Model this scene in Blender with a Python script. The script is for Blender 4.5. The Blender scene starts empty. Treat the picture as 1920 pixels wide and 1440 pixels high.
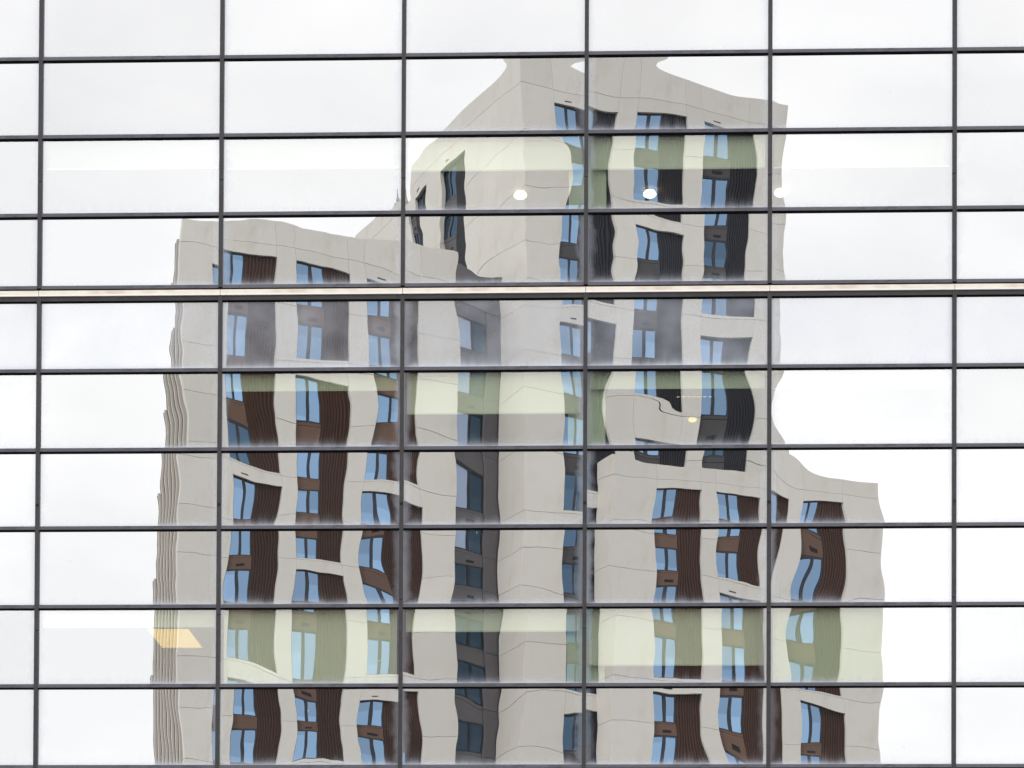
import bpy, math, random
import numpy as np
from mathutils import Matrix, Vector

R = math.radians
scene = bpy.context.scene
col = scene.collection

# ------------------------------------------------------------------ camera, sky, sun, exposure
CAM_Z = 1.65            # eye height above the pavement
CAM_D = 47.081          # metres from the glass front
YAW, PITCH, ROLL = 0.038093, 0.020875, 0.0046685
cam_data = bpy.data.cameras.new('camera')
cam = bpy.data.objects.new('camera', cam_data)
col.objects.link(cam)
cam_data.sensor_fit = 'HORIZONTAL'
cam_data.sensor_width = 36.0
cam_data.lens = 36.0 * 5375 / 1920          # long lens
cam_data.shift_y = (2150 - 720) / 1920      # rising front, as the photo keeps its verticals
cam_data.clip_start = 0.5
cam_data.clip_end = 4000
cam.matrix_world = (Matrix.Translation((0, -CAM_D, CAM_Z)) @ Matrix.Rotation(YAW, 4, 'Z')
                    @ Matrix.Rotation(PITCH, 4, 'X') @ Matrix.Rotation(R(90), 4, 'X') @ Matrix.Rotation(ROLL, 4, 'Z'))
scene.camera = cam

SUN_AZ = R(-34)           # measured from +Y towards +X
SUN_EL = R(42)
world = bpy.data.worlds.new('World')
scene.world = world
world.use_nodes = True
wn, wl = world.node_tree.nodes, world.node_tree.links
wn.clear()
w_out = wn.new('ShaderNodeOutputWorld')
w_bg = wn.new('ShaderNodeBackground')
w_bg.inputs['Strength'].default_value = 0.1
sky = wn.new('ShaderNodeTexSky')
sky.sky_type = 'NISHITA'
sky.sun_disc = False
sky.sun_elevation = SUN_EL
sky.sun_rotation = SUN_AZ
sky.dust_density = 3.0
w_tc = wn.new('ShaderNodeTexCoord')
w_map = wn.new('ShaderNodeMapping')
w_map.inputs['Scale'].default_value = (1.0, 1.0, 2.2)
w_noise = wn.new('ShaderNodeTexNoise')
w_noise.inputs['Scale'].default_value = 6.0
w_noise.inputs['Detail'].default_value = 5.0
w_noise.inputs['Roughness'].default_value = 0.5
w_ramp = wn.new('ShaderNodeValToRGB')
w_ramp.color_ramp.elements[0].position = 0.34
w_ramp.color_ramp.elements[0].color = (4.95, 4.95, 4.95, 1)
w_ramp.color_ramp.elements[1].position = 0.64
w_ramp.color_ramp.elements[1].color = (5.95, 5.92, 5.87, 1)
w_mix = wn.new('ShaderNodeMix')
w_mix.data_type = 'RGBA'
w_mix.inputs['Factor'].default_value = 0.965
wl.new(w_tc.outputs['Generated'], w_map.inputs['Vector'])
wl.new(w_map.outputs['Vector'], w_noise.inputs['Vector'])
wl.new(w_noise.outputs['Fac'], w_ramp.inputs['Fac'])
wl.new(sky.outputs['Color'], w_mix.inputs['A'])
wl.new(w_ramp.outputs['Color'], w_mix.inputs['B'])
wl.new(w_mix.outputs['Result'], w_bg.inputs['Color'])
wl.new(w_bg.outputs['Background'], w_out.inputs['Surface'])

sun_data = bpy.data.lights.new('sun', 'SUN')
sun_data.energy = 1.1
sun_data.angle = R(12)
sun_data.color = (1.0, 0.955, 0.89)
sun = bpy.data.objects.new('sun', sun_data)
col.objects.link(sun)
sun_dir = Vector((math.sin(SUN_AZ) * math.cos(SUN_EL), math.cos(SUN_AZ) * math.cos(SUN_EL), math.sin(SUN_EL)))
sun.rotation_euler = sun_dir.to_track_quat('Z', 'Y').to_euler()
sun.location = sun_dir * 300

vs = scene.view_settings
vs.view_transform = 'Standard'
vs.look = 'None'
vs.exposure = 1.93
vs.gamma = 1.0
vs.use_curve_mapping = False
scene.cycles.use_denoising = True
scene.cycles.use_adaptive_sampling = True
scene.cycles.adaptive_threshold = 0.02
scene.cycles.caustics_reflective = False
scene.cycles.caustics_refractive = False
scene.cycles.max_bounces = 7
scene.cycles.glossy_bounces = 5
scene.cycles.transparent_max_bounces = 8

# ------------------------------------------------------------------ materials
def new_mat(name):
    m = bpy.data.materials.new(name)
    m.use_nodes = True
    n, l = m.node_tree.nodes, m.node_tree.links
    n.clear()
    out = n.new('ShaderNodeOutputMaterial')
    return m, n, l, out

def plain(name, rgb, rough=0.6, metal=0.0, var=0.08, scale=3.0, obj_var=0.0, spec=0.3, stretch=(1, 1, 1), dirt=None):
    """Principled with mottled base colour and a little per-object variation"""
    m, n, l, out = new_mat(name)
    b = n.new('ShaderNodeBsdfPrincipled')
    b.inputs['Roughness'].default_value = rough
    b.inputs['Metallic'].default_value = metal
    b.inputs['Specular IOR Level'].default_value = spec
    tc = n.new('ShaderNodeTexCoord')
    mp = n.new('ShaderNodeMapping')
    mp.inputs['Scale'].default_value = stretch
    nz = n.new('ShaderNodeTexNoise')
    nz.inputs['Scale'].default_value = scale
    nz.inputs['Detail'].default_value = 2
    oi = n.new('ShaderNodeObjectInfo')
    hs = n.new('ShaderNodeHueSaturation')
    hs.inputs['Color'].default_value = (*rgb, 1)
    mr = n.new('ShaderNodeMapRange')
    mr.inputs['To Min'].default_value = 1 - var
    mr.inputs['To Max'].default_value = 1 + var
    mr2 = n.new('ShaderNodeMapRange')
    mr2.inputs['To Min'].default_value = 1 - obj_var
    mr2.inputs['To Max'].default_value = 1 + obj_var
    mu = n.new('ShaderNodeMath')
    mu.operation = 'MULTIPLY'
    l.new(tc.outputs['Object'], mp.inputs['Vector'])
    l.new(mp.outputs['Vector'], nz.inputs['Vector'])
    l.new(nz.outputs['Fac'], mr.inputs['Value'])
    l.new(oi.outputs['Random'], mr2.inputs['Value'])
    l.new(mr.outputs['Result'], mu.inputs[0])
    l.new(mr2.outputs['Result'], mu.inputs[1])
    l.new(mu.outputs[0], hs.inputs['Value'])
    if dirt:
        nz2 = n.new('ShaderNodeTexNoise')
        nz2.inputs['Scale'].default_value = dirt[1]
        nz2.inputs['Detail'].default_value = 3
        nz2.inputs['Roughness'].default_value = 0.7
        rp = n.new('ShaderNodeMapRange')
        rp.inputs['From Min'].default_value = 0.5
        rp.inputs['From Max'].default_value = 0.72
        mx = n.new('ShaderNodeMix')
        mx.data_type = 'RGBA'
        mx.inputs['B'].default_value = (*dirt[0], 1)
        l.new(mp.outputs['Vector'], nz2.inputs['Vector'])
        l.new(nz2.outputs['Fac'], rp.inputs['Value'])
        l.new(rp.outputs['Result'], mx.inputs['Factor'])
        l.new(hs.outputs['Color'], mx.inputs['A'])
        l.new(mx.outputs['Result'], b.inputs['Base Color'])
    else:
        l.new(hs.outputs['Color'], b.inputs['Base Color'])
    l.new(b.outputs['BSDF'], out.inputs['Surface'])
    return m

def mathn(n, l, op, a, b=None, c=None, clamp=False):
    k = n.new('ShaderNodeMath')
    k.operation = op
    k.use_clamp = clamp
    for i, v in enumerate((a, b, c)):
        if v is None:
            continue
        if isinstance(v, (int, float)):
            k.inputs[i].default_value = v
        else:
            l.new(v, k.inputs[i])
    return k.outputs[0]

def curtain_glass(name, vision, film, edge, tint=(0.93, 1.0, 0.87)):
    """coated mirror glass; dust gathers along the lower and side edges of each pane"""
    m, n, l, out = new_mat(name)
    gl = n.new('ShaderNodeBsdfGlossy')
    gl.inputs['Roughness'].default_value = 0.0
    gl.inputs['Color'].default_value = (0.985, 0.985, 0.99, 1)
    if vision:
        back = n.new('ShaderNodeBsdfTransparent')
        back.inputs['Color'].default_value = (*tint, 1)
    else:
        back = n.new('ShaderNodeBsdfDiffuse')
        back.inputs['Color'].default_value = (0.012, 0.012, 0.014, 1)
    mix = n.new('ShaderNodeMixShader')
    coat = n.new('ShaderNodeAttribute')          # how strongly this pane's coating mirrors
    coat.attribute_type = 'OBJECT'
    coat.attribute_name = 'coating'
    l.new(coat.outputs['Fac'], mix.inputs['Fac'])
    l.new(back.outputs[0], mix.inputs[1])
    l.new(gl.outputs[0], mix.inputs[2])
    # dust
    uv = n.new('ShaderNodeUVMap')
    sp = n.new('ShaderNodeSeparateXYZ')
    l.new(uv.outputs['UV'], sp.inputs[0])          # metres from the pane's lower left corner
    oi = n.new('ShaderNodeObjectInfo')
    tc = n.new('ShaderNodeTexCoord')
    off = n.new('ShaderNodeVectorMath')
    off.operation = 'ADD'
    cmb = n.new('ShaderNodeCombineXYZ')
    rnd = mathn(n, l, 'MULTIPLY', oi.outputs['Random'], 60.0)
    l.new(rnd, cmb.inputs[1])
    l.new(tc.outputs['Object'], off.inputs[0])
    l.new(cmb.outputs[0], off.inputs[1])
    def noise(scale, detail=4, rough=0.6, stretch=None):
        k = n.new('ShaderNodeTexNoise')
        k.inputs['Scale'].default_value = scale
        k.inputs['Detail'].default_value = detail
        k.inputs['Roughness'].default_value = rough
        src = off.outputs[0]
        if stretch:
            mp = n.new('ShaderNodeMapping')
            mp.inputs['Scale'].default_value = stretch
            l.new(src, mp.inputs['Vector'])
            src = mp.outputs[0]
        l.new(src, k.inputs['Vector'])
        return k.outputs['Fac']
    n1 = noise(4.0, 2)
    n2 = noise(4.0, 2, 0.6, (2.0, 1, 0.3))
    wob = mathn(n, l, 'MULTIPLY_ADD', n2, 0.17, 0.0)
    # lower edge: full at the gasket, gone in about 10 cm
    d_low = mathn(n, l, 'DIVIDE', sp.outputs['Y'], mathn(n, l, 'MULTIPLY_ADD', wob, 0.35, 0.012))
    low = mathn(n, l, 'POWER', 2.718, mathn(n, l, 'MULTIPLY', d_low, -1.0))
    # side edges
    W = 2.963
    side_d = mathn(n, l, 'MINIMUM', sp.outputs['X'], mathn(n, l, 'SUBTRACT', W, sp.outputs['X']))
    side = mathn(n, l, 'SUBTRACT', 1.0, mathn(n, l, 'DIVIDE', side_d, mathn(n, l, 'MULTIPLY_ADD', n1, 0.3, 0.0)), clamp=True)
    side = mathn(n, l, 'MULTIPLY', mathn(n, l, 'POWER', side, 1.6), mathn(n, l, 'MULTIPLY_ADD', oi.outputs['Random'], 0.5, 0.25))
    e = mathn(n, l, 'MULTIPLY', mathn(n, l, 'MAXIMUM', low, side), edge)
    # film
    n3 = noise(1.3, 2, 0.5)
    n3r = n.new('ShaderNodeMapRange')
    n3r.inputs['From Min'].default_value = 0.3
    n3r.inputs['From Max'].default_value = 0.7
    n3r.inputs['To Min'].default_value = film * 0.35
    n3r.inputs['To Max'].default_value = film * 1.3
    l.new(n3, n3r.inputs['Value'])
    # dry specks and drips
    vo = n.new('ShaderNodeTexVoronoi')
    vo.inputs['Scale'].default_value = 4.2
    mpv = n.new('ShaderNodeMapping')
    mpv.inputs['Scale'].default_value = (1.0, 1.0, 0.4)
    l.new(off.outputs[0], mpv.inputs['Vector'])
    l.new(mpv.outputs[0], vo.inputs['Vector'])
    sepc = n.new('ShaderNodeSeparateColor')
    l.new(vo.outputs['Color'], sepc.inputs[0])
    rad = mathn(n, l, 'MULTIPLY_ADD', sepc.outputs[0], 0.11, -0.068)
    speck = mathn(n, l, 'LESS_THAN', vo.outputs['Distance'], rad)
    speck = mathn(n, l, 'MULTIPLY', speck, 0.55)
    d = mathn(n, l, 'MAXIMUM', mathn(n, l, 'ADD', e, n3r.outputs['Result']), speck, clamp=True)
    dust = n.new('ShaderNodeBsdfDiffuse')
    dust.inputs['Color'].default_value = (0.60, 0.64, 0.73, 1)
    mix2 = n.new('ShaderNodeMixShader')
    l.new(d, mix2.inputs['Fac'])
    l.new(mix.outputs[0], mix2.inputs[1])
    l.new(dust.outputs[0], mix2.inputs[2])
    l.new(mix2.outputs[0], out.inputs['Surface'])
    return m

def window_glass(name, rgb, fac=0.9, body=(0.03, 0.045, 0.07)):
    m, n, l, out = new_mat(name)
    gl = n.new('ShaderNodeBsdfGlossy')
    gl.inputs['Roughness'].default_value = 0.03
    oi = n.new('ShaderNodeObjectInfo')
    hs = n.new('ShaderNodeHueSaturation')
    hs.inputs['Color'].default_value = (*rgb, 1)
    mr = n.new('ShaderNodeMapRange')
    mr.inputs['To Min'].default_value = 0.82
    mr.inputs['To Max'].default_value = 1.15
    l.new(oi.outputs['Random'], mr.inputs['Value'])
    # a pale shade drawn part of the way behind many of the panes
    tcw = n.new('ShaderNodeTexCoord')
    spw = n.new('ShaderNodeSeparateXYZ')
    l.new(tcw.outputs['Object'], spw.inputs[0])
    lvl = mathn(n, l, 'MULTIPLY_ADD', mathn(n, l, 'FRACT', mathn(n, l, 'MULTIPLY', oi.outputs['Random'], 37.0)), 2.2, -0.5)
    low = mathn(n, l, 'LESS_THAN', spw.outputs['Z'], lvl)
    val = mathn(n, l, 'MULTIPLY', mr.outputs['Result'], mathn(n, l, 'MULTIPLY_ADD', low, 0.22, 0.94))
    l.new(val, hs.inputs['Value'])
    l.new(hs.outputs['Color'], gl.inputs['Color'])
    df = n.new('ShaderNodeBsdfDiffuse')
    df.inputs['Color'].default_value = (*body, 1)
    mx = n.new('ShaderNodeMixShader')
    mx.inputs['Fac'].default_value = fac
    l.new(df.outputs[0], mx.inputs[1])
    l.new(gl.outputs[0], mx.inputs[2])
    l.new(mx.outputs[0], out.inputs['Surface'])
    return m

def emitter(name, rgb, strength):
    m, n, l, out = new_mat(name)
    em = n.new('ShaderNodeEmission')
    em.inputs['Color'].default_value = (*rgb, 1)
    em.inputs['Strength'].default_value = strength
    l.new(em.outputs[0], out.inputs['Surface'])
    return m

M = {}
M['ground'] = plain('ground', (0.2, 0.195, 0.19), 0.9, var=0.2, scale=0.8)
M['paving'] = plain('paving', (0.3, 0.29, 0.27), 0.85, var=0.12, scale=0.5)
M['frame'] = plain('mullion_metal', (0.036, 0.0335, 0.0355), 0.5, 0.0, var=0.25, scale=5, obj_var=0.1, dirt=((0.045, 0.042, 0.05), 7))
M['transom'] = plain('transom_metal', (0.098, 0.095, 0.115), 0.5, 0.0, var=0.25, scale=6, obj_var=0.12, stretch=(0.5, 1, 1), dirt=((0.05, 0.048, 0.06), 6))
M['gasket'] = plain('gasket_rubber', (0.006, 0.006, 0.006), 0.9, var=0.1, spec=0.05)
M['ledge'] = plain('ledge_paint', (0.74, 0.69, 0.605), 0.6, var=0.08, scale=2, stretch=(0.4, 1, 1), dirt=((0.5, 0.41, 0.33), 2.2))
M['ledge_lip'] = plain('ledge_lip_paint', (0.78, 0.74, 0.72), 0.5, var=0.05)
M['bolt'] = plain('bolt_steel', (0.02, 0.02, 0.02), 0.4, 0.6)
M['glass'] = curtain_glass('spandrel_glass', False, 0.004, 0.75)
M['glass_v'] = curtain_glass('vision_glass', True, 0.004, 0.7)
M['glass_d'] = curtain_glass('dusty_spandrel_glass', False, 0.24, 0.85)
M['blind'] = plain('blind_fabric', (0.92, 0.91, 0.86), 0.9, var=0.03, scale=4)
M['blind_g'] = plain('blind_fabric_green', (0.74, 0.77, 0.68), 0.9, var=0.03, scale=4)
M['blind_d'] = plain('blind_fabric_grey', (0.3, 0.3, 0.29), 0.9, var=0.03, scale=4)
M['ceil'] = plain('ceiling_board', (0.2, 0.165, 0.165), 0.9, var=0.05)
M['inner'] = plain('inner_wall', (0.2, 0.19, 0.18), 0.9, var=0.05)
M['column'] = plain('inner_column', (0.78, 0.83, 0.72), 0.8, var=0.05)
M['body'] = plain('office_wall', (0.12, 0.12, 0.13), 0.6, var=0.1)
M['lamp'] = emitter('downlight_glow', (1.0, 0.9, 0.64), 1.1)
M['lamp_warm'] = emitter('warm_lamp_glow', (1.0, 0.66, 0.2), 0.35)
M['lamp_panel'] = emitter('ceiling_panel_glow', (1.0, 0.66, 0.2), 0.24)
M['lamp_line'] = emitter('linear_lamp_glow', (1.0, 0.82, 0.5), 0.2)
M['metal_white'] = plain('fitting_white', (0.7, 0.7, 0.68), 0.5)
M['clad'] = plain('beige_cladding', (0.55, 0.542, 0.515), 0.75, var=0.03, scale=0.7, obj_var=0.035, stretch=(1, 1, 0.5), dirt=((0.515, 0.5, 0.465), 0.8))
M['clad_joint'] = plain('joint_backing', (0.13, 0.12, 0.11), 0.9)  # dark core colour that shows in the gaps between panels
M['brown'] = plain('brown_corrugated_metal', (0.05, 0.0265, 0.0185), 0.5, 0.0, var=0.1, obj_var=0.15, spec=0.18)
M['brown_sp'] = plain('brown_spandrel_metal', (0.105, 0.062, 0.044), 0.5, var=0.08, obj_var=0.1)
M['char'] = plain('charcoal_corrugated_metal', (0.02, 0.0215, 0.029), 0.5, 0.0, var=0.1, obj_var=0.15, spec=0.2)
M['char_sp'] = plain('charcoal_spandrel_metal', (0.05, 0.048, 0.052), 0.5, var=0.08, obj_var=0.1)
M['greywall'] = plain('grey_metal_wall', (0.115, 0.112, 0.12), 0.5, var=0.08, obj_var=0.06)
M['wframe'] = plain('window_frame_metal', (0.022, 0.025, 0.032), 0.45)
M['wglass'] = window_glass('blue_window_glass', (0.225, 0.355, 0.53))
M['wglass_dark'] = window_glass('dark_window_glass', (0.075, 0.13, 0.2))
M['wglass_skytint'] = window_glass('sky_painted_window_glass', (0.5, 0.62, 0.82), 0.3, (0.45, 0.57, 0.8))  # bright sky reflection put into the pane colour
M['vent'] = plain('vent_black', (0.008, 0.008, 0.008), 0.7)
M['fin'] = plain('fin_render', (0.55, 0.52, 0.475), 0.8, var=0.04, scale=1)
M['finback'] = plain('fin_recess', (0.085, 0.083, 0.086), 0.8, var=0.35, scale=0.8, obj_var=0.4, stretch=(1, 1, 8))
M['spire'] = plain('spire_metal', (0.3, 0.3, 0.29), 0.5)

# ------------------------------------------------------------------ mesh helpers
def box_data(boxes):
    v, f = [], []
    for (x0, x1, y0, y1, z0, z1) in boxes:
        b = len(v)
        v += [(x0, y0, z0), (x1, y0, z0), (x1, y1, z0), (x0, y1, z0), (x0, y0, z1), (x1, y0, z1), (x1, y1, z1), (x0, y1, z1)]
        f += [(b, b + 3, b + 2, b + 1), (b + 4, b + 5, b + 6, b + 7), (b, b + 1, b + 5, b + 4), (b + 1, b + 2, b + 6, b + 5), (b + 2, b + 3, b + 7, b + 6), (b + 3, b, b + 4, b + 7)]
    return v, f

def mesh_from(name, v, f, mat):
    me = bpy.data.meshes.new(name)
    me.from_pydata(v, [], f)
    me.materials.append(mat)
    me.update()
    return me

_cache = {}
def box_mesh(name, boxes, mat):
    key = (name, mat.name, tuple(round(c, 4) for b in boxes for c in b))
    if key not in _cache:
        v, f = box_data(boxes)
        _cache[key] = mesh_from(name, v, f, mat)
    return _cache[key]

def obj(name, me, parent=None, matrix=None):
    o = bpy.data.objects.new(name, me)
    col.objects.link(o)
    if parent is not None:
        o.parent = parent
    if matrix is not None:
        o.matrix_local = matrix
    return o

def T(x, y, z):
    return Matrix.Translation((x, y, z))

def tag(o, label, cat, group=None):
    o['label'] = label
    o['category'] = cat
    if group:
        o['group'] = group
    return o

def structure(o):
    o['kind'] = 'structure'
    return o

# ------------------------------------------------------------------ ground
g = obj('ground', mesh_from('ground', [(-900, -900, 0), (900, -900, 0), (900, 900, 0), (-900, 900, 0)], [(0, 1, 2, 3)], M['ground']))
structure(g)
pv = obj('pavement', box_mesh('pavement', [(-60, 60, -9, 0.3, 0.004, 0.14)], M['paving']))
structure(pv)

# ------------------------------------------------------------------ the glass office building
X0, DX = -9.7308, 3.03
ZR = [19.1081, 17.7974, 16.4827, 15.2692, 13.8777, 12.5552, 11.2523, 9.9430, 8.6232]
ROWZ = [ZR[0] + 2.622, ZR[0] + 1.311] + ZR + [ZR[8] - 1.345, ZR[8] - 2.656]
ROWZ = [z + CAM_Z for z in ROWZ]         # top edge of each transom
LEDGE = 5                                # index of the transom over the cream ledge
VISION = {3, 6, 9}                      # pane row i lies under transom i
DUSTY = {5}
COLS = range(-2, 7)
MUW = 0.067
TH = 0.056                               # transom face height
building = obj('glass_office_building', None)
tag(building, 'glass curtain wall office building with dark grid of mullions mirroring an apartment tower', 'building')

def mullion_x(k):
    return X0 + DX * k

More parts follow.
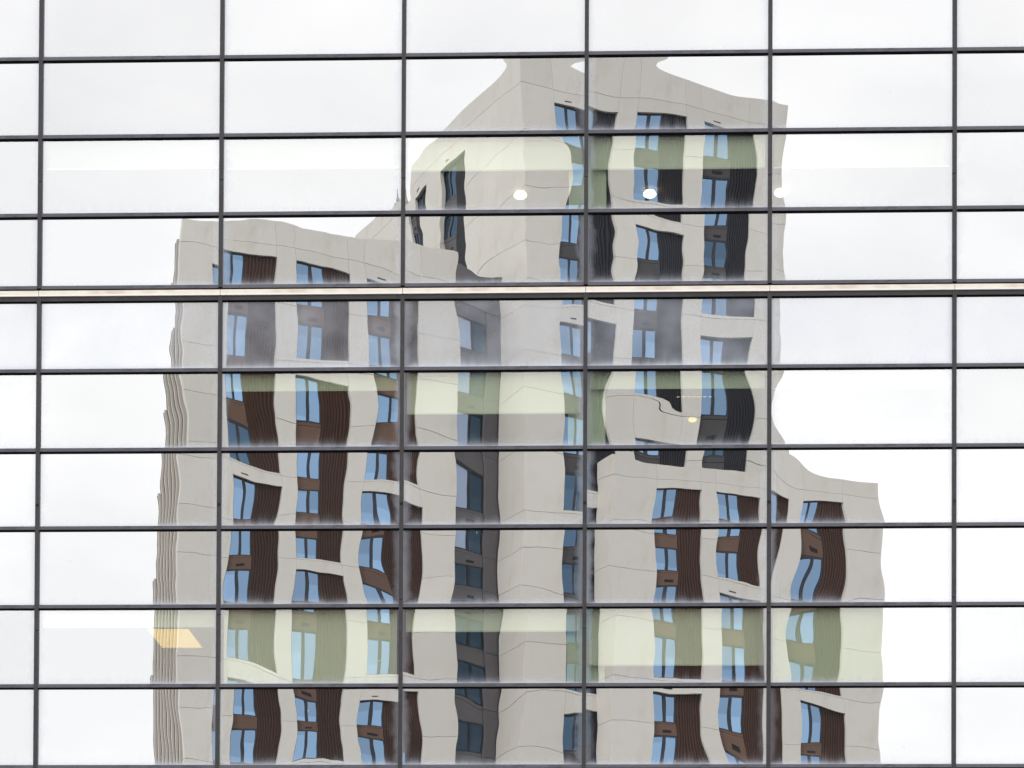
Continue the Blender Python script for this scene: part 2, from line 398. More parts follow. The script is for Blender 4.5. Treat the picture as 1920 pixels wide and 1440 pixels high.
# Measured unevenness of the single panes, as Legendre coefficients in mm (glass in such walls is bowed by
# a millimetre or so); the last two numbers are the pinch of the right and left edge in the clamp.
NU_L, NV_L = 8, 6
IDX = [(i, j) for i in range(NU_L + 1) for j in range(NV_L + 1) if i + j > 0 and i / (NU_L + .01) + j / (NV_L + .01) <= 1.25]
EDGE_L = 0.14
FINE = 0.085
TOP_PINCH = {(2, 2): 5.2, (2, 3): 5.0}
FIT = {
    (2, 2): "-.274 .093 .014 -.023 -.002 .004 1.434 .233 .073 .008 -.052 -.001 .012 .262 .395 -.120 .034 -.050 -.006 .014 .098 .103 -.073 .028 .008 -.005 .035 -.178 .061 -.007 .015 -.032 -.127 .027 -.006 -.050 .028 -.013 -.002 .004 .035 -.001 .014 .002 2.593 2.600",
    (2, 3): "-.541 -.136 -.087 .036 .016 -.006 -.005 .068 .027 .029 .029 -.006 -.008 .794 .521 -.093 .080 -.039 -.018 .014 .232 -.272 -.036 -.038 .012 .004 -.291 -.256 .188 .029 -.036 -.058 .058 .011 .030 .079 .021 -.034 -.017 .007 -.003 -.010 -.008 .009 .600 2.515",
    (2, 4): "-.005 .003 0 -.001 0 0 -.690 -.070 .014 -.001 -.002 0 0 .117 .082 -.050 .009 .009 -.003 -.001 -.020 -.062 .063 -.014 -.010 .004 -.007 .037 -.047 .002 .007 .015 -.016 .009 .005 -.011 -.003 .017 -.004 -.002 .009 -.011 .004 -.003 2.600 2.529",
    (3, 2): ".018 -.011 0 .002 0 0 -.091 .229 .166 -.014 -.021 .002 .002 -.490 .090 .291 .001 -.035 -.001 .002 -.259 .071 .172 .011 -.021 -.003 -.248 -.056 .022 .018 -.005 -.130 -.107 -.003 .006 .026 -.011 -.021 -.006 .048 .026 -.019 .012 .008 1.440 2.596",
    (3, 3): "-.353 0 .009 .001 -.002 0 .246 -.305 -.020 -.048 -.014 .009 .004 -.402 -.071 .298 -.021 -.049 .004 .006 .110 .044 .065 .072 -.009 -.015 -.322 .055 .099 -.008 -.017 .070 .017 .011 -.010 .096 -.058 -.046 .006 -.033 -.011 -.002 -.005 .019 2.107 2.328",
    (3, 4): "-.001 -.006 .002 .001 0 0 .334 .020 -.021 .001 .002 0 0 -.076 -.009 .082 -.024 -.009 .005 .001 .036 -.011 -.113 .039 .016 -.009 -.024 .013 .099 -.018 -.012 .032 -.018 -.036 .002 -.019 .016 -.030 .004 -.010 .003 .025 .009 -.006 2.600 2.183",
    (4, 0): ".010 .001 -.003 -.002 0 0 .163 -.119 -.024 -.003 .003 0 0 .160 -.105 -.067 .005 .015 -.001 -.003 .148 -.018 -.079 .007 .015 -.002 .107 .057 -.059 -.002 .012 .050 .075 -.014 -.005 -.004 .031 .013 -.002 -.022 -.020 .010 -.009 -.015 2.951 2.600",
    (4, 1): "-1.160 .039 .025 -.035 -.006 .008 .756 .482 -.201 -.088 .093 .016 -.018 -.301 .153 -.206 .198 .011 -.040 .002 .229 -.294 -.070 -.005 .001 .005 -.087 -.044 .075 -.002 0 -.022 .133 -.038 .001 .013 .036 -.026 -.004 -.005 -.021 .025 .006 -.017 2.591 2.415",
    (4, 2): "-.244 .093 .011 -.024 -.002 .004 -.012 .563 .318 -.217 -.052 .038 .007 -.370 -.167 -.185 -.079 .067 .014 -.013 .128 -.297 -.220 .125 .017 -.021 .032 -.097 .019 .025 .004 .123 .268 .179 -.039 .083 -.010 0 .008 -.050 -.073 -.059 -.033 .015 2.675 2.587",
    (4, 3): "1.032 .120 0 .023 -.001 -.006 .331 -.011 .327 -.053 .018 .004 -.010 .157 -.266 -.123 -.024 -.055 .004 .012 .398 -.193 -.090 .061 -.013 .007 -.080 0 .162 .069 .009 .277 .080 .015 -.052 -.014 -.004 -.055 -.032 -.115 -.004 .001 .012 .009 .600 2.326",
    (4, 4): "-.001 -.005 .001 .001 0 0 .230 .012 -.015 .001 .001 0 0 -.055 -.002 .062 -.019 -.005 .004 0 .028 -.015 -.088 .032 .010 -.006 -.020 .014 .077 -.017 -.008 .025 -.015 -.029 .001 -.014 .011 -.026 .005 -.008 .003 .022 .007 -.005 2.600 2.315",
    (5, 0): "-.405 .006 .002 -.001 0 0 -.697 -.114 -.031 .006 .003 -.001 0 -.130 -.031 -.082 .005 .011 -.001 -.001 -.032 .012 -.059 0 .004 0 -.003 .013 .018 -.003 -.002 .006 .006 .049 -.001 .009 0 .005 0 0 -.002 -.013 -.002 -.001 .300 2.600",
    (5, 1): "-.190 -.131 .037 .020 -.007 -.002 .080 -.169 .219 .011 -.013 -.002 -.001 -.362 .205 -.076 -.015 .011 .002 -.001 .143 .041 -.089 -.006 .006 .002 .022 .068 .045 -.008 -.007 -.076 -.042 -.001 -.002 .019 -.115 -.004 .004 .017 .015 .008 -.007 .035 2.594 2.597",
    (5, 2): "1.543 .052 .012 0 -.002 -.001 -.168 .653 .091 .007 -.002 -.001 -.001 -.158 -.145 -.156 -.071 -.001 .012 .003 .159 -.095 -.106 -.056 .008 .009 -.233 .074 .065 -.007 -.004 .002 -.048 -.028 .016 .079 -.010 -.003 .014 -.010 .020 .027 -.008 -.003 2.497 2.373",
    (5, 3): "1.011 -.077 -.038 .010 .007 -.001 .524 -.418 -.112 .024 .023 -.003 -.003 -.012 -.211 -.009 .037 -.005 -.007 .001 -.072 -.185 .185 .043 -.021 -.008 -.105 -.086 -.011 .005 .004 -.012 .106 -.069 -.011 .030 .054 .006 0 .007 -.022 .007 -.002 -.009 2.407 2.578",
    (5, 4): "0 -.002 0 0 0 0 1.513 .002 -.003 0 .001 0 0 -.272 -.003 .017 0 -.004 0 .001 .064 .003 -.026 0 .004 0 -.006 -.001 .028 0 -.004 .003 .001 -.013 0 .001 0 -.006 0 -.003 0 .007 .002 0 2.600 2.417",
    (6, 0): "-1.233 -.029 .010 .008 -.002 -.001 -.837 .108 .026 -.002 -.002 0 0 -.455 .298 .137 -.036 -.035 .005 .005 -.337 .095 .110 -.025 -.010 .003 -.189 -.157 -.010 .018 .009 .003 -.168 -.065 .020 .088 -.026 -.021 .001 .019 .048 .009 -.012 .022 .300 2.600",
    (6, 1): ".872 -.280 .028 .027 -.003 -.002 .144 .446 .243 -.052 -.041 .006 .006 -.753 -.509 .445 .043 -.078 -.007 .011 -.385 .164 -.020 -.001 -.017 0 -.270 -.057 -.126 .036 .009 -.051 -.078 .107 .013 .158 .126 .010 -.026 .040 -.001 -.045 -.029 -.033 2.355 2.599",
    (6, 2): ".647 -.169 .048 0 -.007 .003 -.077 .094 -.102 -.029 .053 .003 -.010 -.426 .075 .178 -.040 -.020 .007 .001 -.077 .223 .043 .041 -.021 -.007 -.244 -.053 .111 .013 0 .093 -.162 -.002 -.012 .049 .137 -.065 -.007 -.024 .038 0 .007 -.050 2.426 2.151",
    (6, 3): ".633 -.719 .081 .072 -.009 -.006 .668 -.125 .415 -.031 -.070 .007 .008 -.200 -.014 .609 -.061 -.079 .003 .009 .221 .172 -.001 -.012 .006 -.001 -.436 .134 .082 .021 -.016 .173 .048 .041 -.010 .057 -.178 -.070 .002 -.074 -.028 -.022 .018 .055 1.955 2.089",
    (6, 4): ".002 -.012 0 .002 0 0 -.101 .071 -.037 0 .003 0 0 -.025 -.076 .138 -.004 -.012 .001 0 .056 .040 -.196 .008 .025 -.001 -.063 -.003 .168 -.007 -.022 .107 -.033 -.058 0 -.084 .035 -.036 .003 -.017 .004 .031 .026 -.011 2.600 -.157",
    (7, 0): ".534 0 .007 0 -.001 0 .065 .110 .028 .018 0 -.003 0 -.007 .026 .044 .018 0 -.003 -.001 -.013 .018 .005 .006 .005 -.002 -.005 .038 -.054 -.007 .008 .005 .023 -.047 -.005 .004 -.005 .008 0 -.001 -.009 .017 -.001 -.002 .300 2.600",
    (7, 1): "1.530 .372 .058 -.052 -.027 .012 .009 -.218 .392 -.001 -.167 .006 .032 .693 -.239 -.684 .073 .100 .021 -.020 -.185 .139 .109 .097 .046 -.036 -.107 .073 .148 -.110 -.020 -.062 .173 -.138 -.017 .063 .077 .032 .010 .030 -.070 .033 -.020 -.031 2.588 2.871",
    (7, 2): "2.131 -.358 -.073 .019 .009 .001 -.119 .303 .048 .047 .018 -.007 -.004 -.485 -.040 .091 .065 .001 -.012 -.002 -.202 .007 .009 -.107 -.008 .018 -.082 -.173 .106 .108 -.003 .040 -.004 -.093 .006 .067 -.063 -.052 -.043 .002 .009 .039 -.017 .044 1.501 2.174",
    (7, 3): "-.690 .489 .004 -.157 -.001 .030 .177 -.333 .187 -.099 -.110 .017 .023 .437 .244 -.434 -.131 .112 .021 -.019 .270 .223 -.090 .036 .013 -.006 .080 -.141 .130 .079 -.023 .049 -.134 -.015 .001 -.047 .028 .004 -.024 -.024 .026 .020 .009 -.002 .600 2.368",
    (7, 4): "-.838 .083 -.176 -.015 .034 .002 .183 .781 .031 .153 .048 -.035 -.012 .142 -.040 -.471 .164 .016 -.030 .006 -.685 .007 .398 -.191 -.052 .041 .410 -.177 .055 -.024 .011 -.099 .157 -.137 .034 .046 -.129 .025 .009 .060 -.044 .003 -.053 .066 2.599 3.967",
    (8, 0): ".054 0 -.001 0 0 0 .279 .032 -.035 -.001 .003 0 0 .031 .026 -.062 .002 .007 -.001 0 -.008 .020 -.025 0 0 0 -.014 .013 .037 -.004 -.005 -.004 .001 .041 -.002 .004 -.006 -.004 0 .002 -.001 -.013 -.001 .001 .300 2.600",
    (8, 1): "-.388 .340 .093 -.037 -.016 .004 .486 .358 -.185 -.118 .049 .024 -.009 .602 .766 -.522 -.171 .030 .027 .003 -.076 .063 -.252 .037 .043 -.016 -.101 -.046 .120 .018 0 -.056 .071 .041 .032 .036 .141 -.008 -.026 .033 -.057 .018 -.016 -.052 2.597 1.115",
    (8, 2): ".347 .375 -.072 -.099 .019 .019 .048 -.170 .020 .003 -.074 -.001 .016 -.249 .148 -.447 .184 .118 -.038 -.022 -.309 -.069 .166 -.014 .011 .003 -.112 .007 -.017 -.043 -.011 -.062 .026 -.040 .002 .095 -.222 .070 .011 .041 .001 -.012 -.027 .085 2.463 2.541",
    (8, 3): "-.513 .229 .066 .001 -.006 -.003 -.009 .389 -.014 -.075 .008 .009 -.002 .070 -.103 -.498 -.057 .041 .004 0 .308 .096 -.139 -.040 .016 .017 .021 -.027 .184 -.055 -.014 0 -.134 .003 -.008 -.034 .073 -.047 .020 -.010 .033 -.001 .009 -.028 2.745 2.068",
    (8, 4): "-.152 -.226 -.050 -.054 .006 .015 -.605 -.435 .308 .034 -.004 -.001 -.002 -.589 .455 -.379 -.147 .190 .023 -.034 -.100 -.512 -.049 .247 -.014 -.038 -.010 .135 .369 -.008 -.076 .094 .056 -.124 -.086 .097 .069 -.057 .022 -.035 .009 .040 -.027 -.045 2.599 3.371",
    (9, 0): ".061 0 -.001 0 0 0 .031 -.093 -.016 0 .002 0 0 -.001 -.097 -.030 .002 .004 0 0 -.005 -.039 -.016 .002 .001 0 -.005 .016 .012 .001 -.002 -.001 .031 .018 0 .002 .012 0 0 .001 -.007 -.005 0 -.005 .300 2.600",
    (9, 1): ".511 -.253 .088 .010 -.011 .001 .395 .019 .012 .029 .034 -.007 -.008 .031 -.183 .438 -.064 -.026 .003 0 -.499 .032 -.134 .005 .002 .007 -.045 .068 -.130 .044 -.006 .187 -.068 .121 -.018 .003 .001 .016 -.016 -.034 .026 -.041 .003 -.004 2.563 2.604",
    (9, 2): ".385 .101 .057 -.010 -.011 0 -.451 -.202 -.194 .020 .102 0 -.021 -.815 -.207 .051 -.032 -.095 .005 .022 -.017 -.021 .084 -.041 -.020 .005 -.269 .219 .082 -.001 .012 .024 .078 -.122 -.016 .104 -.202 -.029 .025 -.004 -.016 .050 -.011 .053 2.362 1.989",
    (9, 3): "-.329 -.171 .103 .008 -.016 0 -.527 .115 .287 .028 -.080 -.004 .012 -.208 .155 .023 -.104 -.020 .016 .005 -.255 -.043 -.160 -.029 .038 .004 .089 .043 .070 .026 .001 .147 .033 .054 .005 -.054 -.066 -.033 -.006 -.035 -.009 -.016 .014 .019 2.576 2.601",
    (9, 4): ".517 -.105 -.023 .031 .004 -.006 .549 -.210 -.009 -.120 .029 .020 -.006 -.918 -.136 .060 .182 -.042 -.032 .008 .278 .005 -.074 -.015 -.011 .004 .025 -.076 .137 .009 .005 .056 .083 -.001 -.001 -.071 .084 -.069 -.022 -.031 -.026 .016 .031 -.024 2.600 2.077",
    (10, 0): "-.214 -.001 .002 0 0 0 -1.079 .202 -.031 -.014 .008 .002 -.002 -.149 .243 -.072 -.048 .023 .008 -.004 .013 .100 -.076 -.043 .016 .008 .053 -.057 -.050 .001 .011 .058 -.109 -.010 .017 .029 -.046 .009 .007 -.015 .026 .006 -.013 .019 3.129 2.600",
    (10, 1): ".597 .700 .075 -.154 -.007 .028 .004 .209 .244 -.043 .024 .024 -.006 1.279 .220 -.588 -.077 .155 .014 -.025 -.243 -.043 -.250 .032 .002 -.028 -.166 .001 .320 .024 -.052 .055 .003 .113 .020 -.001 .113 -.065 -.031 -.002 -.014 -.023 .006 -.044 2.597 2.361",
    (10, 2): ".917 -.104 -.074 -.057 .016 .013 -.293 -.442 .149 .007 -.097 -.010 .021 -.208 -.360 -.380 .103 .125 -.028 -.022 -.330 .220 -.052 -.032 .020 .015 -.216 .072 .148 .058 -.022 -.007 .034 .033 -.005 .122 -.241 .003 -.015 .021 -.024 -.012 -.027 .094 2.362 2.472",
    (10, 3): ".098 -.015 .035 -.057 -.005 .014 -.332 .486 -.227 -.029 0 .007 .003 -.375 .397 -.550 .003 .113 .003 -.017 -.078 .048 -.072 .073 -.003 -.007 .123 -.208 .224 -.022 -.021 .048 -.110 .093 -.045 -.031 .036 -.039 .011 -.013 .038 -.019 .003 .003 2.600 2.622",
    (10, 4): "1.012 -.192 -.093 .089 .021 -.014 -.540 .152 .059 .135 -.139 -.040 .025 -.031 -.343 -.316 -.090 .110 .028 -.015 -.465 -.049 .142 -.001 .014 .006 .112 .157 .259 .036 -.067 .023 .075 -.024 -.006 .138 -.088 -.079 -.017 .006 -.022 0 -.057 .023 2.599 3.772",
    (11, 3): ".003 .001 0 0 0 0 -1.556 -.057 -.006 0 0 0 0 -.320 -.087 -.019 0 .001 0 0 -.075 -.063 -.022 -.001 .001 0 .020 -.003 0 0 0 .036 .045 .019 .001 .016 .030 .003 0 -.007 -.011 -.005 -.006 -.010 2.593 2.600",
    (11, 4): ".006 .001 0 0 0 0 .004 -.064 -.007 0 .001 0 0 -.665 -.182 -.040 0 .003 0 0 .136 .091 .028 .002 -.002 0 .094 .065 .016 .001 -.001 -.027 -.018 -.003 -.002 -.020 -.025 -.003 .001 .001 -.001 -.003 .003 .006 2.600 2.556",
}

def pane_mesh(row, c, w, hgt, mat):
    nu, nv = 52, 24
    a, b = w / 2, hgt / 2
    r = random.Random(row * 131 + c * 17 + 5)
    x = np.linspace(-a, a, nu + 1)[None, :]
    z = np.linspace(-b, b, nv + 1)[:, None]
    h = np.zeros((nv + 1, nu + 1))
    if (row, c) in FIT:
        co = [float(t) for t in FIT[(row, c)].split()]
        LU = [np.polynomial.legendre.legval(x / a, [0] * i + [1]) for i in range(NU_L + 1)]
        LV = [np.polynomial.legendre.legval(z / b, [0] * j + [1]) for j in range(NV_L + 1)]
        for (i, j), k in zip(IDX, co):
            h = h + k * LU[i] * LV[j]
        q0, q1 = co[-2], co[-1]
    else:
        h = h + r.gauss(0, 0.5) * x + r.gauss(0, 0.7) * z + r.gauss(0, 0.8) * x * z
        for i in range(8):
            lam = 0.7 + 1.8 * r.random()
            ang = r.random() * math.tau
            h = h + r.gauss(0, 0.3) * lam / math.tau * np.sin((math.cos(ang) * x + math.sin(ang) * z) * math.tau / lam + r.random() * math.tau)
        q0, q1 = r.gauss(2.6, 0.8), r.gauss(2.6, 0.8)
    h = h + EDGE_L * (q0 * np.exp(-(a - x) / EDGE_L) + q1 * np.exp(-(a + x) / EDGE_L))
    if (row, c) in TOP_PINCH:                # upper edge drawn in by the clamp
        h = h - TOP_PINCH[(row, c)] * 0.085 * np.exp(-(b - z) / 0.085)
    for i in range(9):                       # fine roller waves
        lam = 0.22 + 0.4 * r.random()
        ang = r.random() * math.tau
        h = h + r.gauss(0, FINE) * lam / math.tau * np.sin((math.cos(ang) * x + math.sin(ang) * z) * math.tau / lam + r.random() * math.tau)
    h = h * 0.001
    X = np.broadcast_to(x, h.shape).ravel()
    Z = np.broadcast_to(z, h.shape).ravel()
    v = list(zip(X.tolist(), h.ravel().tolist(), Z.tolist()))
    f = []
    for j in range(nv):
        for i in range(nu):
            k = j * (nu + 1) + i
            f.append((k, k + 1, k + nu + 2, k + nu + 1))
    me = mesh_from('glass_pane', v, f, mat)
    lay = me.uv_layers.new(name='UVMap')
    vi = np.empty(len(me.loops), dtype=np.int32)
    me.loops.foreach_get('vertex_index', vi)
    lay.data.foreach_set('uv', np.stack([X[vi] + a, Z[vi] + b], 1).ravel())
    me.polygons.foreach_set('use_smooth', [True] * len(me.polygons))
    return me

LEDGE_DROP = 0.282      # from transom top to the head of the glass below the ledge
for i in range(len(ROWZ) - 1):
    top = ROWZ[i] - (LEDGE_DROP if i == LEDGE else TH + 0.02)
    bot = ROWZ[i + 1]
    for c in COLS:
        w = DX - MUW
        mat = M['glass_v'] if i in VISION else (M['glass_d'] if i in DUSTY else M['glass'])
        pn = obj('glass_pane', pane_mesh(i, c, w, top - bot, mat), building, T(mullion_x(c) + DX / 2, 0, (top + bot) / 2))
        pn['coating'] = (0.465 if i <= 2 else 0.48 if i in VISION else 0.5) * (1 + 0.03 * math.sin(i * 5.1 + c * 2.3))

tw = DX - MUW
for i, z in enumerate(ROWZ):
    for c in COLS:
        cxm = mullion_x(c) + DX / 2
        t = obj('transom', box_mesh('transom', [(-tw / 2, tw / 2, -0.05, 0.0, -TH, 0)], M['transom']), building, T(cxm, 0, z))
        obj('gasket', box_mesh('gasket', [(-tw / 2, tw / 2, -0.034, 0.0, -TH - 0.022, -TH - 0.0005)], M['gasket']), t)
        if i == LEDGE:
            obj('shadow_gap', box_mesh('shadow_gap', [(-DX / 2, DX / 2, -0.02, 0.0, -0.088, -TH - 0.023)], M['gasket']), building, T(cxm, 0, z))
            lp = obj('ledge_panel', box_mesh('ledge_panel', [(-DX / 2 + 0.004, DX / 2 - 0.004, -0.075, 0.0, -0.157, -0.0885)], M['ledge']), building, T(cxm, 0, z))
            obj('lip', box_mesh('lip', [(-DX / 2 + 0.004, DX / 2 - 0.004, -0.079, 0.0, -0.181, -0.1575)], M['ledge_lip']), lp)
            t2 = obj('transom', box_mesh('transom_lower', [(-tw / 2, tw / 2, -0.05, 0.0, -0.259, -0.196)], M['frame']), building, T(cxm, 0, z))
            obj('gasket', box_mesh('gasket_lower', [(-tw / 2, tw / 2, -0.034, 0.0, -0.274, -0.2595)], M['gasket']), t2)

seg_up = [ROWZ[-0] + 0.6, 17.02 + CAM_Z, ROWZ[LEDGE] - 0.045]
seg_dn = [ROWZ[LEDGE] - 0.184, 9.72 + CAM_Z, ROWZ[-1] - 0.6]
for k in range(-2, 8):
    dz = 0.25 * ((k * 7) % 3) - 0.2
    for seg, shift in ((seg_up, 0.0), (seg_dn, dz)):
        for a_, b_ in zip(seg[:-1], seg[1:]):
            za = a_ + (shift if a_ == seg[1] else 0)
            zb = b_ + (shift if b_ == seg[1] else 0)
            h_ = za - zb - 0.012
            mu = obj('mullion', box_mesh('mullion', [(-MUW / 2, MUW / 2, -0.058, 0.02, 0, h_)], M['frame']), building, T(mullion_x(k), 0, zb + 0.006))
            zb_bolt = 11.60 + CAM_Z
            if zb < zb_bolt < za:
                obj('bolt', box_mesh('bolt', [(-0.022, 0.022, -0.07, -0.0585, -0.02, 0.02), (-0.012, 0.012, -0.082, -0.0705, -0.012, 0.012)], M['bolt']), mu, T(0, 0, zb_bolt - zb))

# the rest of the block around the part in view
XL, XR = mullion_x(-2), mullion_x(7)
ZT, ZB = ROWZ[0] + 0.6, ROWZ[-1] - 0.06
obj('base_wall', box_mesh('base_wall', [(XL - 6, XR + 6, 0.05, 20, 0.0, ZB)], M['body']), building)
obj('side_wall', box_mesh('side_wall_a', [(XL - 6, XL - 0.05, 0.05, 20, ZB + 0.003, ZT)], M['body']), building)
obj('side_wall', box_mesh('side_wall_b', [(XR + 0.05, XR + 6, 0.05, 20, ZB + 0.003, ZT)], M['body']), building)
obj('upper_wall', box_mesh('upper_wall', [(XL - 6, XR + 6, 0.05, 20, ZT + 0.003, ZT + 6)], M['body']), building)
obj('back_wall', box_mesh('back_wall', [(XL, XR, 14, 20, ZB + 0.003, ZT)], M['inner']), building)

# rooms behind the three strips of clear glass
for i in sorted(VISION):
    top, bot = ROWZ[i], ROWZ[i + 1]
    obj('ceiling', box_mesh('ceiling', [(XL, XR, 0.06, 13.9, 0, 0.2)], M['ceil']), building, T(0, 0, top + 0.28))
    obj('floor_slab', box_mesh('floor_slab', [(XL, XR, 0.06, 13.9, -0.3, 0)], M['inner']), building, T(0, 0, bot - 1.1))
    obj('column', box_mesh('column', [(-0.31, 0.31, 0.2, 0.8, 0, top - bot + 1.35)], M['column']), building, T(mullion_x(3) + 0.02, 0, bot - 1.08))

# ------------------------------------------------------------------ roller blinds, each drawn to its own height
def blind(row, c, drop, label, mat='blind', x_in=0.04):
    top = ROWZ[row] - TH - 0.03
    w = DX - MUW - 2 * x_in
    e = obj('roller_blind', None)
    e.location = (mullion_x(c) + DX / 2, 0.12, top)
    v, f = [], []
    n = 24
    for j in range(9):
        for i in range(n + 1):
            x = -w / 2 + w * i / n
            v.append((x, 0.004 * math.sin(x * 3.1 + j * 0.3) + 0.002 * math.sin(x * 9), -0.03 - (drop - 0.03) * j / 8))
    for j in range(8):
        for i in range(n):
            k = j * (n + 1) + i
            f.append((k, k + 1, k + n + 2, k + n + 1))
    obj('fabric', mesh_from('blind_fabric', v, f, M[mat]), e)
    rt, rf = [], []
    for s_, x in enumerate((-w / 2, w / 2)):
        for q in range(12):
            rt.append((x, 0.035 * math.cos(q * math.tau / 12) + 0.035, 0.035 * math.sin(q * math.tau / 12)))
    for q in range(12):
        rf.append((q, (q + 1) % 12, 12 + (q + 1) % 12, 12 + q))
    obj('roller', mesh_from('blind_roller', rt, rf, M[mat]), e)
    obj('bottom_bar', box_mesh('bottom_bar', [(-w / 2, w / 2, -0.008, 0.008, -drop - 0.022, -drop + 0.001)], M['metal_white']), e)
    tag(e, label, 'blind', 'roller blinds behind the glass')
    return e

blind(3, 2, 0.50, 'half lowered pale roller blind above the left lit downlight')
blind(3, 3, 0.50, 'half lowered pale roller blind above the middle lit downlight')
blind(3, 4, 0.50, 'half lowered grey roller blind in the pane right of the right downlight', 'blind_d')
blind(3, 1, 0.44, 'half lowered grey roller blind in upper clear row, left of the reflected tower', 'blind_d')
blind(3, 0, 0.42, 'half lowered grey roller blind in upper clear row near left edge', 'blind_d')
blind(6, 1, 0.24, 'barely lowered roller blind in middle clear row over reflected left wing', 'blind_g')
blind(6, 2, 0.64, 'half lowered bright roller blind in middle clear row over reflected corner pier')
blind(6, 3, 0.24, 'barely lowered roller blind above the small warm lamp', 'blind_g')
blind(6, 4, 0.26, 'barely lowered grey roller blind in middle clear row, right of warm lamp', 'blind_d')
blind(9, 0, 0.24, 'barely lowered roller blind above the yellow ceiling light panel', 'blind_g')
blind(9, 1, 1.27, 'fully lowered pale green roller blind over reflected left wing windows')
blind(9, 2, 0.33, 'quarter lowered roller blind in lower clear row over reflected corner pier')
blind(9, 3, 0.90, 'three quarters lowered roller blind in lower clear row, right of interior column')
blind(9, 4, 1.27, 'fully lowered roller blind at the right end of reflected right wing', 'blind_g')

# ------------------------------------------------------------------ ceiling lights inside
def disc_solid(r, z0, z1, n=20, dome=0.0):
    v, f = [], []
    rings = [(r, z1), (r, z0)]
    if dome:
        rings += [(r * 0.86, z0 - dome * 0.5), (r * 0.5, z0 - dome * 0.9)]
    for rr, z in rings:
        for q in range(n):
            v.append((rr * math.cos(q * math.tau / n), rr * math.sin(q * math.tau / n), z))
    for s_ in range(len(rings) - 1):
        for q in range(n):
            f.append((s_ * n + q, s_ * n + (q + 1) % n, (s_ + 1) * n + (q + 1) % n, (s_ + 1) * n + q))
    f.append(tuple(range(n)))
    f.append(tuple(len(v) - n + q for q in range(n)))
    return v, f

def ellipsoid(r, hz, zc, n=20, m=8):
    v, f = [], []
    for j in range(m + 1):
        t = math.pi * j / m
        for q in range(n):
            v.append((r * math.sin(t) * math.cos(q * math.tau / n), r * math.sin(t) * math.sin(q * math.tau / n), zc + hz * math.cos(t)))
    for j in range(m):
        for q in range(n):
            f.append((j * n + q, j * n + (q + 1) % n, (j + 1) * n + (q + 1) % n, (j + 1) * n + q))
    return v, f

dl_ring = mesh_from('downlight_ring', *disc_solid(0.09, -0.02, 0.0), M['metal_white'])
dl_lens = mesh_from('downlight_lens', *ellipsoid(0.118, 0.066, -0.08), M['lamp'])
zc3 = ROWZ[3] + 0.28
for x, lab in ((-1.86, 'left of the three round lit downlights in the upper clear row'),
               (0.44, 'middle of the three round lit downlights in the upper clear row'),
               (2.76, 'right of the three round lit downlights, beside the right tower edge')):
    d = obj('ceiling_downlight', None)
    d.location = (x, 3.55, zc3)
    obj('ring', dl_ring, d)
    obj('lens', dl_lens, d)
    tag(d, lab, 'downlight', 'downlights in the upper room')

zc7 = ROWZ[6] + 0.28
d = obj('ceiling_lamp', None)
d.location = (1.22, 3.95, zc7)
obj('housing', mesh_from('lamp_housing', *disc_solid(0.1, -0.06, 0.0), M['metal_white']), d)
obj('shade', mesh_from('lamp_shade', *ellipsoid(0.075, 0.04, -0.09), M['lamp_warm']), d)
tag(d, 'small round warm yellow lamp on the ceiling in the middle clear row', 'lamp')
d = obj('linear_light', None)
d.location = (1.22, 2.67, zc7)
obj('housing', box_mesh('linear_housing', [(-0.33, 0.33, -0.02, 0.02, -0.03, 0)], M['ceil']), d)
for q in range(7):
    obj('lamp_segment', box_mesh('lamp_segment', [(-0.025, 0.025, -0.012, 0.012, -0.042, -0.0305)], M['lamp_line']), d, T(-0.28 + q * 0.093, 0, 0))
tag(d, 'thin dotted row of small lights above the warm yellow lamp', 'light')

zc10 = ROWZ[9] + 0.28
d = obj('ceiling_light_panel', None)
d.location = (-8.06, 4.05, zc10)
v4 = [(-0.36, -0.85, -0.02), (0.36, -0.85, -0.02), (0.36, 0.85, -0.02), (-0.36, 0.85, -0.02)]
obj('frame', box_mesh('panel_frame', [(-0.40, 0.40, -0.89, -0.86, -0.03, 0), (-0.40, 0.40, 0.86, 0.89, -0.03, 0), (-0.40, -0.37, -0.8595, 0.8595, -0.03, 0), (0.37, 0.40, -0.8595, 0.8595, -0.03, 0)], M['metal_white']), d)
obj('diffuser', box_mesh('panel_diffuser', [(-0.3695, 0.3695, -0.8595, 0.8595, -0.025, 0)], M['lamp_panel']), d)
tag(d, 'rectangular yellow glowing ceiling light panel in the lower clear row at left', 'light panel')

# ------------------------------------------------------------------ the apartment tower across the street
# Laid out in its mirror image behind the glass (x right, y away), then set down on its true side.
tower = obj('apartment_tower', None)
TB = Vector((1.0, -(172 - CAM_D), 0))
tower.location = TB
tag(tower, 'beige stepped apartment tower with brown window bays, mirrored in the glass wall', 'tower')
cY, sY = math.cos(YAW), math.sin(YAW)

def to_world(xc, yc):
    """point in the camera-yaw plan (virtual side) -> real plan position"""
    x = xc * cY - yc * sY
    y = xc * sY + yc * cY - CAM_D
    return x, -y

class Face:
    """vertical wall plane: origin in plan, direction phi (degrees, left to right as seen in the mirror)"""
    def __init__(self, O, phi):
        self.O, self.phi = O, R(phi)
        e = (math.cos(self.phi), math.sin(self.phi))
        x0, y0 = to_world(*O)
        x1, y1 = to_world(O[0] + e[0], O[1] + e[1])
        ev = Vector((x1 - x0, y1 - y0, 0)).normalized()
        nv = Vector((0, 0, 1)).cross(ev)        # outward
        Mx = Matrix(((ev.x, nv.x, 0, x0), (ev.y, nv.y, 0, y0), (0, 0, 1, 0), (0, 0, 0, 1)))
        self.M = Matrix.Translation(-TB) @ Mx
        self.e = e
    def at(self, s, o, z):
        return self.M @ T(s, o, z)
    def point(self, s):
        return (self.O[0] + s * self.e[0], self.O[1] + s * self.e[1])

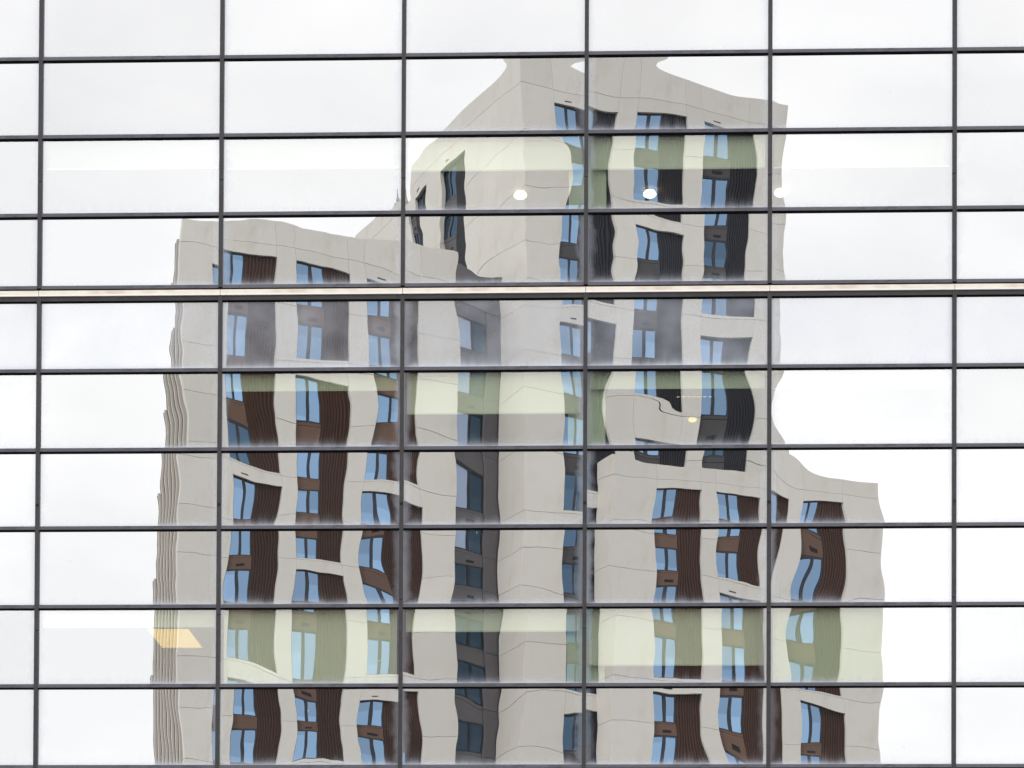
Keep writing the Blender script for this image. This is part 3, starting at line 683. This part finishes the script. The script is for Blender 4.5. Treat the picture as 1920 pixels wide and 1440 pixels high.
def corrugated(w, h, mat):
    key = ('corr', round(w, 3), round(h, 3), mat.name)
    if key not in _cache:
        v, f = [], []
        pitch = 0.165
        n = max(2, int(w / pitch))
        p = w / n
        xs = []
        for i in range(n):
            xs += [(i * p, 0.0), (i * p + 0.40 * p, 0.0), (i * p + 0.50 * p, 0.07), (i * p + 0.88 * p, 0.07)]
        xs.append((w, 0.0))
        for x, o in xs:
            v += [(x, o, 0), (x, o, h)]
        for i in range(len(xs) - 1):
            k = 2 * i
            f.append((k, k + 1, k + 3, k + 2))
        _cache[key] = mesh_from('corrugated_panel', v, f, mat)
    return _cache[key]

JG = 0.010
def window_unit(parent_face, s, o, z, w, h, glass, glass2=None):
    fr = 0.07
    cm = w * 0.50
    fm = box_mesh('window', [(0, w, 0, 0.09, 0, fr), (0, w, 0, 0.09, h - 0.11, h), (0, fr, 0, 0.09, fr + 0.0005, h - 0.1105), (w - fr, w, 0, 0.09, fr + 0.0005, h - 0.1105),
                             (cm - 0.095, cm + 0.095, 0, 0.088, fr + 0.0005, h - 0.1105)], M['wframe'])
    win = obj('window', fm, tower, parent_face.at(s, o, z))
    for gk, (a_, b_) in enumerate(((fr + 0.0005, cm - 0.0955), (cm + 0.0955, w - fr - 0.0005))):
        obj('pane', box_mesh('pane', [(0, b_ - a_, 0.03, 0.045, 0, h - 0.111 - fr)], glass2 if gk and glass2 else glass), win, T(a_, 0, fr + 0.0005))
    return win

rw = random.Random(3)
def facade(face, cols, J0, pitch, kmax, roof, colour, glass='wglass', wall='clad', kmin=1, dark_from=99):
    corr, sp = {'brown': ('brown', 'brown_sp'), 'char': ('char', 'char_sp'), 'grey': ('greywall', 'greywall')}[colour]
    J = lambda k: J0 - k * pitch
    WH = pitch - 1.03
    def pick(k):
        if colour == 'grey':
            return (M['wglass_skytint'], M['wglass_dark']) if k <= 5 else (M['wglass_dark'], M['wglass_dark'])  # reflections of sky and pier painted in as light and dark panes
        return (M['wglass_dark'] if k >= dark_from or rw.random() < 0.07 else M[glass], None)
    for colm in cols:
        kind, s0, s1 = colm[:3]
        w = s1 - s0
        def clad(z0, z1, a=s0, b=s1, name='cladding_panel', mat=wall, o0=-0.34, o1=0.0):
            obj(name, box_mesh(name, [(JG / 2, b - a - JG / 2, o0, o1, JG, z1 - z0 - JG)], M[mat]), tower, face.at(a, 0, z0))
        if kmin == 1:
            clad(J(0), roof)
        if kind == 'pier':
            for k in range(kmin, kmax + 1):
                clad(J(k), J(k - 1))
            continue
        beige = colm[3]
        ww = w * (0.985 if colour == 'grey' else 0.5)
        for k in range(kmin, kmax + 1):
            zb, zt = J(k), J(k - 1)
            zs = zb + 0.14
            zh = zs + WH
            o = -0.32
            window_unit(face, s0 + 0.02, o, zs, ww - 0.02, WH, *pick(k))
            top_beige = (k - 1) in beige
            bot_beige = k in beige
            p0 = zs + 0.004 if bot_beige else zb + 0.003
            p1 = zh if top_beige else zt - 0.003
            if colour != 'grey':
                obj('corrugated_panel', corrugated(s1 - s0 - ww - 0.02, p1 - p0, M[corr]), tower, face.at(s0 + ww + 0.01, o + 0.06, p0))
            vx = s0 + ww * 0.42
            if top_beige:
                clad(zh + 0.002 - JG, zt, name='band_panel')
                if rw.random() < 0.45:
                    obj('vent', box_mesh('vent', [(0, 0.5, 0, 0.012, 0, 0.07)], M['vent']), tower, face.at(vx, 0.001, zh + 0.22))
            else:
                obj('spandrel_panel', box_mesh('spandrel_panel', [(0, ww - 0.02, 0, 0.1, 0, zt - zh - 0.012)], M[sp]), tower, face.at(s0 + 0.02, o, zh + 0.004))
                if rw.random() < 0.7:
                    obj('vent', box_mesh('vent_grille', [(0, 0.55, 0, 0.02, 0, 0.19)], M['vent']), tower, face.at(vx, o + 0.1, zh + 0.22))
            if bot_beige:
                clad(zb, zs + JG, name='sill_panel')
            else:
                obj('sill_panel', box_mesh('sill_panel', [(0, ww - 0.02, 0, 0.11, 0.006, 0.137)], M[sp]), tower, face.at(s0 + 0.02, o, zb))

F = 23.0
zoff = CAM_Z
# left wing
LW = Face((-19.0706, 162.0), F)
PL = 2.95
JL = 54.79 + zoff
facade(LW, [('pier', 0, 2.53), ('bay', 2.53, 5.86, {0, 4, 8, 12}), ('pier', 5.86, 6.96), ('bay', 6.96, 10.20, {0, 2, 6, 10}), ('pier', 10.20, 11.29),
            ('bay', 11.29, 14.69, {0, 4, 8, 12}), ('pier', 14.69, 16.95)], JL, PL, 11, 56.12 + zoff, 'brown')
# slanted dark wall between wing and tower
CH = Face((-3.4639, 168.6246), 45.0)
JC = 54.41 + zoff
obj('wall_panel', box_mesh('wall_panel_top', [(0.0, 3.59, -0.2, 0.0, 0, 1.1)], M['greywall']), tower, CH.at(0, 0, JC + 0.01))
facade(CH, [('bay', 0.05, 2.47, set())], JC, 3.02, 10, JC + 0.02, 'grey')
for k in range(1, 11):
    obj('wall_panel', box_mesh('wall_panel_side', [(0.01, 1.09, -0.2, 0.0, 0.012, 3.008)], M['greywall']), tower, CH.at(2.48, -0.1, JC - 3.02 * k))
# tower front
TC = (0.5072, 167.7965)
TW = Face(TC, F)
PT = 3.01
JT = 66.31 + zoff
roofT = 67.74 + zoff
facade(TW, [('pier', 0.0, 2.26)], JT, PT, 14, roofT, 'char')
facade(TW, [('bay', 2.26, 5.99, {0, 4, 8, 12})], JT, PT, 14, roofT, 'char', dark_from=8)
facade(TW, [('pier', 5.99, 7.15), ('bay', 7.15, 10.54, {0, 2, 6}), ('pier', 10.54, 11.8), ('bay', 11.8, 15.25, {0, 4, 8}), ('pier', 15.25, 17.28)], JT, PT, 9, roofT, 'char')
# tower side, running back from the corner (face coordinate 0 is the rear edge)
SB = 19.7
TS = Face((TC[0] - SB * math.cos(R(-67)), TC[1] - SB * math.sin(R(-67))), -67.0)
q = lambda s: SB + s
facade(TS, [('pier', 0.0, q(-18.44)), ('bay', q(-18.44), q(-16.04), {0, 4}), ('pier', q(-16.04), q(-13.25)), ('bay', q(-13.25), q(-9.37), {0, 5}), ('pier', q(-9.37), q(-6.4)), ('pier', q(-6.4), q(-3.66))],
       JT, PT, 5, roofT, 'char', 'wglass_dark')
facade(TS, [('pier', q(-3.66), q(0.0))], JT, PT, 14, roofT, 'char')
# lower rear block
RB = Face((TC[0] - 28.94 * math.cos(R(-67)), TC[1] - 28.94 * math.sin(R(-67))), -67.0)
facade(RB, [('pier', 0.0, 3.1), ('pier', 3.1, 6.1), ('pier', 6.1, 9.23)], 64.5 + zoff, PT, 4, 65.75 + zoff, 'char')
# right wing
RO = (5.6827, 167.3818)
RWF = Face(RO, F)
PR = 2.9
JR = 43.0 + zoff
roofR = 44.2 + zoff
facade(RWF, [('pier', 0.0, 2.81), ('bay', 2.81, 5.87, {0, 4}), ('pier', 5.87, 7.01), ('bay', 7.01, 10.47, {0, 2, 6}), ('pier', 10.47, 12.43), ('bay', 12.43, 15.66, {0, 4}), ('pier', 15.66, 18.15)],
       JR, PR, 8, roofR, 'brown')
RS = Face((RO[0] - 2.404 * math.cos(R(-67)), RO[1] - 2.404 * math.sin(R(-67))), -67.0)
facade(RS, [('pier', 0.0, 2.404)], JR, PR, 8, roofR, 'brown')

# solid cores behind the cladding (plan polygons in face coordinates: along, inward)
def core(face, s0, s1, d0, d1, z0, z1, mat, name='core_wall'):
    obj(name, box_mesh(name, [(s0, s1, -d1, -d0, 0, z1 - z0)], M[mat]), tower, face.at(0, 0, z0))
core(TW, 0.36, 17.23, 0.345, 19.6, 0, roofT - 0.05, 'clad_joint')
core(TW, 1.0, 12.0, 19.65, 28.7, 0, 65.65 + zoff, 'clad_joint')
core(LW, 2.5, 16.6, 0.345, 5.0, 0, 56.05 + zoff, 'clad_joint')
core(RWF, 0.36, 18.1, 0.345, 9.0, 0, roofR - 0.05, 'clad_joint')
core(CH, 0.0, 3.55, 0.345, 1.2, 0, JC + 1.1, 'clad_joint')
obj('roof_deck', box_mesh('roof_deck', [(0.05, 17.2, -19.6, -0.05, 0, 0.06)], M['clad']), tower, TW.at(0, 0, roofT - 0.04))
# right end wall of tower and right wing
obj('end_wall', box_mesh('end_wall', [(17.24, 17.28, -19.6, -0.35, 0, roofT - 1)], M['clad']), tower, TW.at(0, 0, 1.0))
obj('end_wall', box_mesh('end_wall_b', [(18.11, 18.15, -9, -0.35, 0, roofR - 1)], M['clad']), tower, RWF.at(0, 0, 1.0))
# lower storeys, plain below the part the mirror shows
obj('lower_wall', box_mesh('lower_wall_a', [(0.0, 16.95, -5, -0.0, 0, JL - 11 * PL)], M['clad']), tower, LW.at(0, 0, 0))
obj('lower_wall', box_mesh('lower_wall_b', [(0.0, 18.15, -9, -0.0, 0, JR - 8 * PR)], M['clad']), tower, RWF.at(0, 0, 0))
obj('lower_wall', box_mesh('lower_wall_c', [(0.0, 4.6, -9, -0.0, 0, JT - 14 * PT)], M['clad']), tower, TW.at(0, 0, 0))

# ribbed end wall of the left wing, its fins stepping down towards the back
tops = [410, 445, 530, 620, 700, 790, 920, 1090, 1270]
PF = 0.66
for k, yp in enumerate(tops):
    d0 = 0.02 + PF * k
    zt = (2262 - yp) / 5375 * (162.5 + d0) + zoff
    if k:
        obj('fin', box_mesh('fin', [(-0.05, 0.5, -0.11, 0, 0, 1)], M['fin']), tower, LW.at(0, -d0, 4) @ Matrix.Diagonal((1, 1, zt - 4, 1)))
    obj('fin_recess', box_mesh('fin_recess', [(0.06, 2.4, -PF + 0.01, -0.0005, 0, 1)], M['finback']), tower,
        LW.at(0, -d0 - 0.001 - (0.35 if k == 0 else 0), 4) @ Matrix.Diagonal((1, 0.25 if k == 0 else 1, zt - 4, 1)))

# small spire on the rear block
v, f = [], []
prof = [(0.42, 0), (0.34, 0.25), (0.14, 0.4), (0.18, 0.55), (0.08, 0.75), (0.03, 1.45)]
for rr, z in prof:
    for a in range(8):
        v.append((rr * math.cos(a * math.tau / 8), rr * math.sin(a * math.tau / 8), z))
for i in range(len(prof) - 1):
    for a in range(8):
        f.append((i * 8 + a, i * 8 + (a + 1) % 8, (i + 1) * 8 + (a + 1) % 8, (i + 1) * 8 + a))
obj('spire', mesh_from('spire', v, f, M['spire']), tower, RB.at(9.23 - 2.25, -0.4, 65.75 + zoff - 0.05))
